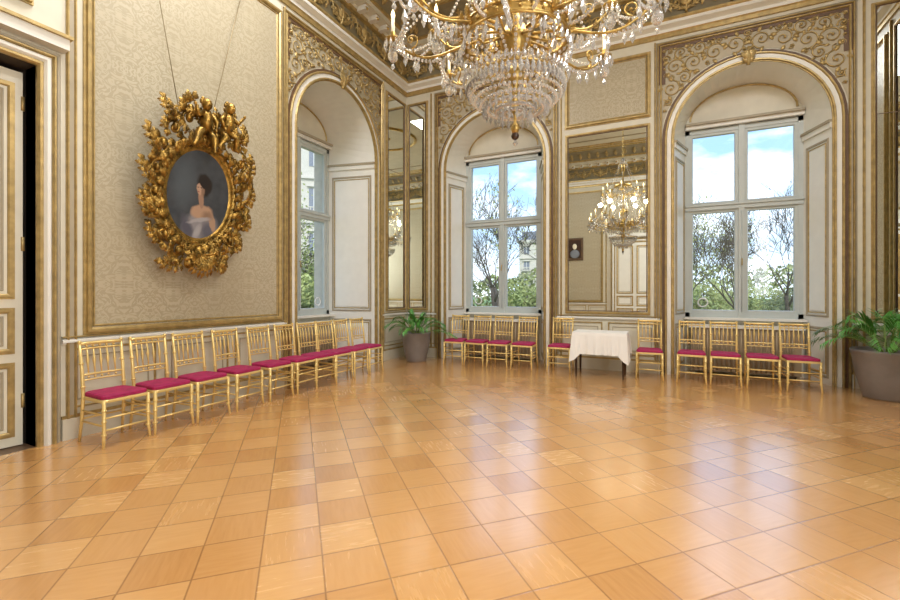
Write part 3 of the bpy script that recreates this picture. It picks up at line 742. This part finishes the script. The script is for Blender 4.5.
for i in range(54):
    a=2*pi*i/54
    for k in range(9):
        q=k/8*pi/2; rr=RB*math.cos(q)+.01; z=2.96-.20*math.sin(q)
        if rr>.05: mb.sph(P(rr,a,z),(.014,.014,.017),'crystal',5,smooth=False)
    mb.drop(P(RB+.01,a,3.0),.11,.018)
    mb.drop(P(RB+.035,a+.07,3.04),.06,.013)
    if i%2==0: mb.drop(P(.24,a,2.84),.10,.015)
    if i%4==0: mb.drop(P(.12,a,2.77),.10,.015)
for i in range(10):
    a=2*pi*i/10
    mb.tube([P(RB,a,3.0),P(.2,a,3.06),P(.08,a,3.14)],.006,'gilt',5)
band(.39,3.28,3.345); ring(.40,3.27,.009); ring(.40,3.355,.009)
for i in range(32):
    a=2*pi*i/32; acanthus(mb,P(.405,a,3.35),V((0,0,1))+P(.25,a,0),P(1,a,0),.08,.06,.2,'gilt',lobes=3)
    mb.sph(P(.405,a,3.31),.013,'gilt',6); mb.drop(P(.41,a,3.26),.11,.016)
for i in range(8):
    a=2*pi*i/8
    mb.tube([P(.12,a,3.3),P(.25,a,3.24),P(.4,a,3.3)],.010,'gilt',6)
def chain(p,q,sag,n,mat='crystal',r=.013):
    for i in range(n+1):
        k=i/n; c=p.lerp(q,k)+V((0,0,-sag*4*k*(1-k))); mb.sph(c,(r,r,r*1.15),mat,5,smooth=False)
for i in range(20):
    a=2*pi*i/20; chain(P(.39,a,3.24),P(.07,a,3.10),.02,10)
    chain(P(.39,a,3.38),P(.22,a,4.55),-.02 if i%2 else .10,28)
def arm(a,R,z0,ze,dip,r0=.13,big=True):
    pts=[];n=16
    for i in range(n+1):
        k=i/n; r=r0+(R-r0)*k; z=z0+(ze-z0)*k**2-dip*math.sin(pi*k)**1.0*(1-.3*k)+ (.05*math.sin(2*pi*k))
        pts.append(P(r,a,z))
    mb.tube(pts,[.012-.004*i/n for i in range(n+1)],'gilt',6)
    f=Fr((0,0,0),(math.cos(a),math.sin(a),0),(0,0,1),(-math.sin(a),math.cos(a),0))
    spiral(mb,f,R-.16,ze-.02,.06,1.3,-1,-pi/2,.007,'gilt',0,14,5)
    spiral(mb,f,r0+.22,z0-.02,.06,1.3,1,pi/2,.007,'gilt',0,14,5)
    for k in (5,12): acanthus(mb,pts[k],V((0,0,1))+P(.5,a,0),P(1,a,0),.07,.05,.2,'gilt',lobes=3)
    candle(P(R,a,ze))
    for k in (3,6,8,10,12,14): mb.drop(pts[k]-V((0,0,.012)),.12,.018)
def candle(c):
    mb.lathe([(.008,-.02),(.02,0),(.06,.010),(.064,.018),(.02,.018),(.014,.05),(.024,.07),(.016,.075)],c,'gilt',12)
    mb.lathe([(.014,.07),(.014,.18),(.0,.18)],c,'candle',8)
    mb.lathe([(.0,.18),(.012,.19),(.017,.215),(.010,.24),(.0,.27)],c,'bulb',8)
    for j in range(10):
        b_=2*pi*j/10; mb.drop(c+P(.064,b_,.012),.09,.013)
    mb.drop(c+V((0,0,-.02)),.06,.018)
    mb.sph(c+V((0,0,-.12)),(.042,.042,.05),'crystal',8,smooth=False); mb.drop(c+V((0,0,-.165)),.07,.018)
NA=16
for i in range(NA):
    a=2*pi*(i+.5)/NA
    if i%2==0: arm(a,.98,3.34,3.44,.10)
    else: arm(a,.76,3.42,3.62,.04)
for i in range(NA):
    a=2*pi*(i+.5)/NA; a2=2*pi*(i+1.5)/NA
    R1,z1=(.98,3.44) if i%2==0 else (.76,3.62); R2,z2=(.98,3.44) if i%2 else (.76,3.62)
    chain(P(R1,a,z1-.02),P(R2,a2,z2-.02),.15,18)
    chain(P(R1,a,z1-.02),P(R2,a2,z2-.02),.08,16)
    chain(P(R1,a,z1),P(.22,a,4.5),.18,30)
    chain(P(R1,a,z1-.03),P(.42,a,3.28),.10,18)
    m_=(P(R1,a,z1)+P(R2,a2,z2))/2; mb.drop(m_+V((0,0,-.17)),.12,.022)
band(.24,4.45,4.53,'gilt')
for i in range(8):
    a=2*pi*i/8; arm(a,.55,4.25,4.28,.10,.08); chain(P(.55,a,4.27),P(.12,a,5.1),.08,20)
    mb.tube([P(.03,a,4.5),P(.24,a,4.5)],.008,'gilt',5)
for i in range(24): mb.drop(P(.245,2*pi*i/24,4.45),.12,.016)
ring(.13,5.1,.01)
for i in range(16): mb.drop(P(.13,2*pi*i/16,5.1),.08,.012); chain(P(.13,2*pi*i/16,5.1),P(.02,2*pi*i/16,5.3),0,6)
z=5.15;k=0
while z<7.05:
    pts=[V((.022*math.cos(t),0,.04*math.sin(t)+z+.04)) for t in [2*pi*j/10 for j in range(10)]]
    if k%2: pts=[V((0,p.x,p.z)) for p in pts]
    mb.tube(pts,.006,'gilt',5,closed=True); z+=.066;k+=1
mb.lathe([(0,7.0),(.05,7.02),(.14,7.08),(.22,7.15)],(0,0,0),'gilt',20)
o=mb.obj('crystal_chandelier'); o.location=(CX,CY,0)
# ---------------------------------------------------------------- exterior
GZ=-1.2
mb=MB(); mb.quad((-120,1.1,GZ),(120,1.1,GZ),(120,200,GZ),(-120,200,GZ),'lawn'); mb.quad((-120,-60,GZ),(-1.5,-60,GZ),(-1.5,1.1,GZ),(-120,1.1,GZ),'lawn'); mb.obj('garden_lawn')
def tree(name,x,y,h,seed,leafn=0,leafmat='leafA',spread=.55):
    mb=MB(); rnd=random.Random(seed); tips=[]
    def br(p,d,l,r,lev):
        pts=[p];rs=[r];q=p.copy();dd=d.copy()
        for i in range(4):
            dd=(dd+V((rnd.uniform(-1,1),rnd.uniform(-1,1),rnd.uniform(-.6,1)))*.16).normalized(); q=q+dd*l/4; pts.append(q.copy()); rs.append(r*(1-.16*(i+1)))
        mb.tube(pts,rs,'bark',5 if lev<3 else 3)
        if lev>=5: tips.append(q); return
        nb=4 if lev<3 else 3
        for i in range(nb):
            k=rnd.choice((2,3,4,4)) if lev>0 else rnd.choice((3,4,4))
            nd=(dd+V((rnd.uniform(-1,1),rnd.uniform(-1,1),rnd.uniform(-.2,.7)))*spread*1.5).normalized()
            br(pts[k],nd,l*rnd.uniform(.62,.85),max(rs[k]*.62,.012),lev+1)
            if lev>=2: tips.append(pts[k])
    br(V((0,0,0)),V((0,0,1)),h*.30,h*.024,0)
    for i in range(leafn):
        c=rnd.choice(tips)+V((rnd.gauss(0,.25),rnd.gauss(0,.25),rnd.gauss(0,.25))); s_=rnd.uniform(.04,.09)
        a=V((rnd.gauss(0,1),rnd.gauss(0,1),rnd.gauss(0,1))).normalized(); b_=a.orthogonal().normalized()
        mb.add([c-a*s_,c+b_*s_*.6,c+a*s_,c-b_*s_*.6],[(0,1,2,3)],leafmat)
    o=mb.obj(name); o.location=(x,y,GZ)
def bush(name,x,y,h,w,seed,n=5000,mat='leafA'):
    mb=MB(); rnd=random.Random(seed)
    mb.tube([(0,0,0),(.1,0,h*.3),(0,.1,h*.7)],[.12,.09,.03],'bark',6)
    cs=[(V((rnd.uniform(-w,w)*.6,rnd.uniform(-w,w)*.6,h*rnd.uniform(.2,.8))),rnd.uniform(.25,.5)*w) for _ in range(14)]
    for i in range(n):
        c,r=rnd.choice(cs); d=V((rnd.gauss(0,1),rnd.gauss(0,1),rnd.gauss(0,1))).normalized(); c=c+d*r*rnd.uniform(.6,1.05)
        if c.z<0: continue
        s_=rnd.uniform(.05,.11); a=V((rnd.gauss(0,1),rnd.gauss(0,1),rnd.gauss(0,1))).normalized(); b_=a.orthogonal().normalized()
        mb.add([c-a*s_,c+b_*s_*.7,c+a*s_,c-b_*s_*.7],[(0,1,2,3)],mat)
    o=mb.obj(name); o.location=(x,y,GZ)
tree('bare_tree',10.9,18.0,8.4,4); tree('bare_tree',14.5,24,9,9); tree('bare_tree',-1.7,11,9.5,12,500); tree('bare_tree',-5.5,22,10,3,200)
tree('bare_tree',.9,16,8.5,31,100); tree('bare_tree',8.6,15,7.6,44,150)
tree('leafy_tree',-13,9.5,9,21,5000); tree('leafy_tree',6.2,21,8.0,8,2600); tree('leafy_tree',-8.8,4.2,6.0,6,2500)
bush('garden_bush',7.9,27,3.8,2.0,1); bush('garden_bush',14,30,2.8,3.0,2,mat='leafB'); bush('garden_bush',-2.6,19,3.4,2.2,3); bush('garden_bush',-16.0,17,6,3.0,4,7000)
bush('garden_bush',-6.2,2.6,3.4,1.4,14); bush('garden_bush',1.5,25,3.2,2.6,15,mat='leafB'); bush('garden_bush',11.5,33,2.8,3,16)
mb=MB(); rnd=random.Random(77)
for i in range(26000):
    a=rnd.uniform(.15,3.05); R=rnd.uniform(42,50); x=4+R*math.cos(a); y=-5+R*math.sin(a)
    top=4.9+2.2*noise.noise(V((a*6,0,3)))+1.5*noise.noise(V((a*19,2,3)))
    z=GZ+rnd.random()**.8*top; s_=rnd.uniform(.14,.28); c=V((x,y,z))
    d=V((rnd.gauss(0,1),rnd.gauss(0,1),rnd.gauss(0,1))).normalized(); b_=d.orthogonal().normalized()
    mb.add([c-d*s_,c+b_*s_*.7,c+d*s_,c-b_*s_*.7],[(0,1,2,3)],'leafB' if rnd.random()<.7 else 'leafA')
mb.obj('distant_tree_line')
def building(name,x,y,w,d,h,rot,floors):
    mb=MB(); mb.box((0,0,h/2),(w,d,h),'stone'); 
    mb.box((0,0,h+.3),(w+1,d+1,.6),'stone'); mb.box((0,0,h+1.6),(w-1,d-1,2),'slate')
    fh=h/floors; nb=int(w/3.2)
    for f in range(floors):
        mb.box((0,-d/2-.15,f*fh+fh-.1),(w+.3,.4,.25),'stone')
        for i in range(nb):
            u=-w/2+(i+.5)*w/nb; z=f*fh+fh*.5
            mb.box((u,-d/2-.02,z),(1.3,.1,fh*.5),'slate'); mb.box((u,-d/2-.2,z+fh*.3),(1.8,.4,.2),'stone'); mb.box((u,-d/2-.1,z),(.08,.15,fh*.5),'ivory')
            if f==floors-2:
                for q in range(5): mb.box((u-.8+q*.4,-d/2-.7,z-fh*.25),(.12,.12,.8),'stone')
                mb.box((u,-d/2-.7,z-fh*.25+.4),(2,.2,.12),'stone'); mb.box((u,-d/2-.5,z-fh*.25-.4),(2.2,.9,.15),'stone')
    mb.obj(name,Matrix.Translation((x,y,GZ))@Matrix.Rotation(rot,4,'Z'))
building('city_building',-44,42,34,12,25,math.radians(40),4)
building('city_building',-8,98,34,14,14,math.radians(5),4)
# ---------------------------------------------------------------- world & lights
w=bpy.data.worlds.new('sky'); bpy.context.scene.world=w; w.use_nodes=True; nt=w.node_tree
bg=nt.nodes['Background']; tc=N(nt,'ShaderNodeTexCoord'); sp=N(nt,'ShaderNodeSeparateXYZ'); lk(nt,tc.outputs['Generated'],sp.inputs[0])
cr=N(nt,'ShaderNodeValToRGB'); lk(nt,sp.outputs[2],cr.inputs[0]); e=cr.color_ramp.elements
e[0].position=0; e[0].color=(.42,.50,.58,1); e[1].position=.6; e[1].color=(.09,.20,.42,1); q=e.new(.2); q.color=(.19,.31,.46,1)
mp=N(nt,'ShaderNodeMapping'); mp.inputs['Scale'].default_value=(1,1,2.6); lk(nt,tc.outputs['Generated'],mp.inputs['Vector'])
nz=N(nt,'ShaderNodeTexNoise'); nz.inputs['Scale'].default_value=4.2; nz.inputs['Detail'].default_value=7; nz.inputs['Roughness'].default_value=.55; lk(nt,mp.outputs[0],nz.inputs['Vector'])
cl=mathn(nt,'MULTIPLY',mathn(nt,'SUBTRACT',nz.outputs['Fac'],.45),2.6,clamp=True)
col=mixc(nt,cl,cr.outputs[0],(1,1,1)); lk(nt,col,bg.inputs[0]); bg.inputs[1].default_value=2.9
def area(name,loc,rot,sx,sy,p,c=(1,1,1)):
    l=bpy.data.lights.new(name,'AREA'); l.shape='RECTANGLE'; l.size=sx; l.size_y=sy; l.energy=p; l.color=c
    o=bpy.data.objects.new(name,l); bpy.context.scene.collection.objects.link(o); o.location=loc; o.rotation_euler=rot
sl=bpy.data.lights.new('sun','SUN'); sl.energy=2.4; sl.angle=.02; sl.color=(1,.95,.86); so=bpy.data.objects.new('sun',sl); bpy.context.scene.collection.objects.link(so)
so.rotation_euler=V((-.3,.75,-.6)).to_track_quat('-Z','Y').to_euler()
area('ceiling_fill',(1.55,-5.5,7.0),(0,0,0),1.4,3.2,205,(.98,.985,1))  # added fill below the ceiling, no fixture there, kept out of mirror view
area('ceiling_fill',(6.95,-5.5,7.0),(0,0,0),1.4,3.2,235,(.98,.985,1))  # second added ceiling fill, right half of the room
area('side_fill',(W-.1,-9.0,3.1),(0,math.radians(90),0),3.6,2.4,190,(.94,.97,1))  # added fill at the right wall
for i in range(6):
    a=2*pi*i/6; l=bpy.data.lights.new('chandelier_lamp','POINT'); l.energy=9; l.color=(1,.86,.62); l.shadow_soft_size=.06
    o=bpy.data.objects.new('chandelier_lamp',l); bpy.context.scene.collection.objects.link(o); o.location=(CX+.62*math.cos(a),CY+.62*math.sin(a),4.0)
# ---------------------------------------------------------------- camera
cd=bpy.data.cameras.new('camera'); co=bpy.data.objects.new('camera',cd); bpy.context.scene.collection.objects.link(co)
cd.sensor_width=36; cd.lens=17.4; cd.shift_y=-8/900; cd.clip_end=500; cd.clip_start=.05
co.location=(5.15,-8.39,1.42); co.rotation_euler=(pi/2,0,math.radians(25.8)); bpy.context.scene.camera=co
try:
    vs=bpy.context.scene.view_settings; vs.view_transform='Standard'; vs.look='None'; vs.exposure=0.25
except Exception as ex: print(ex)
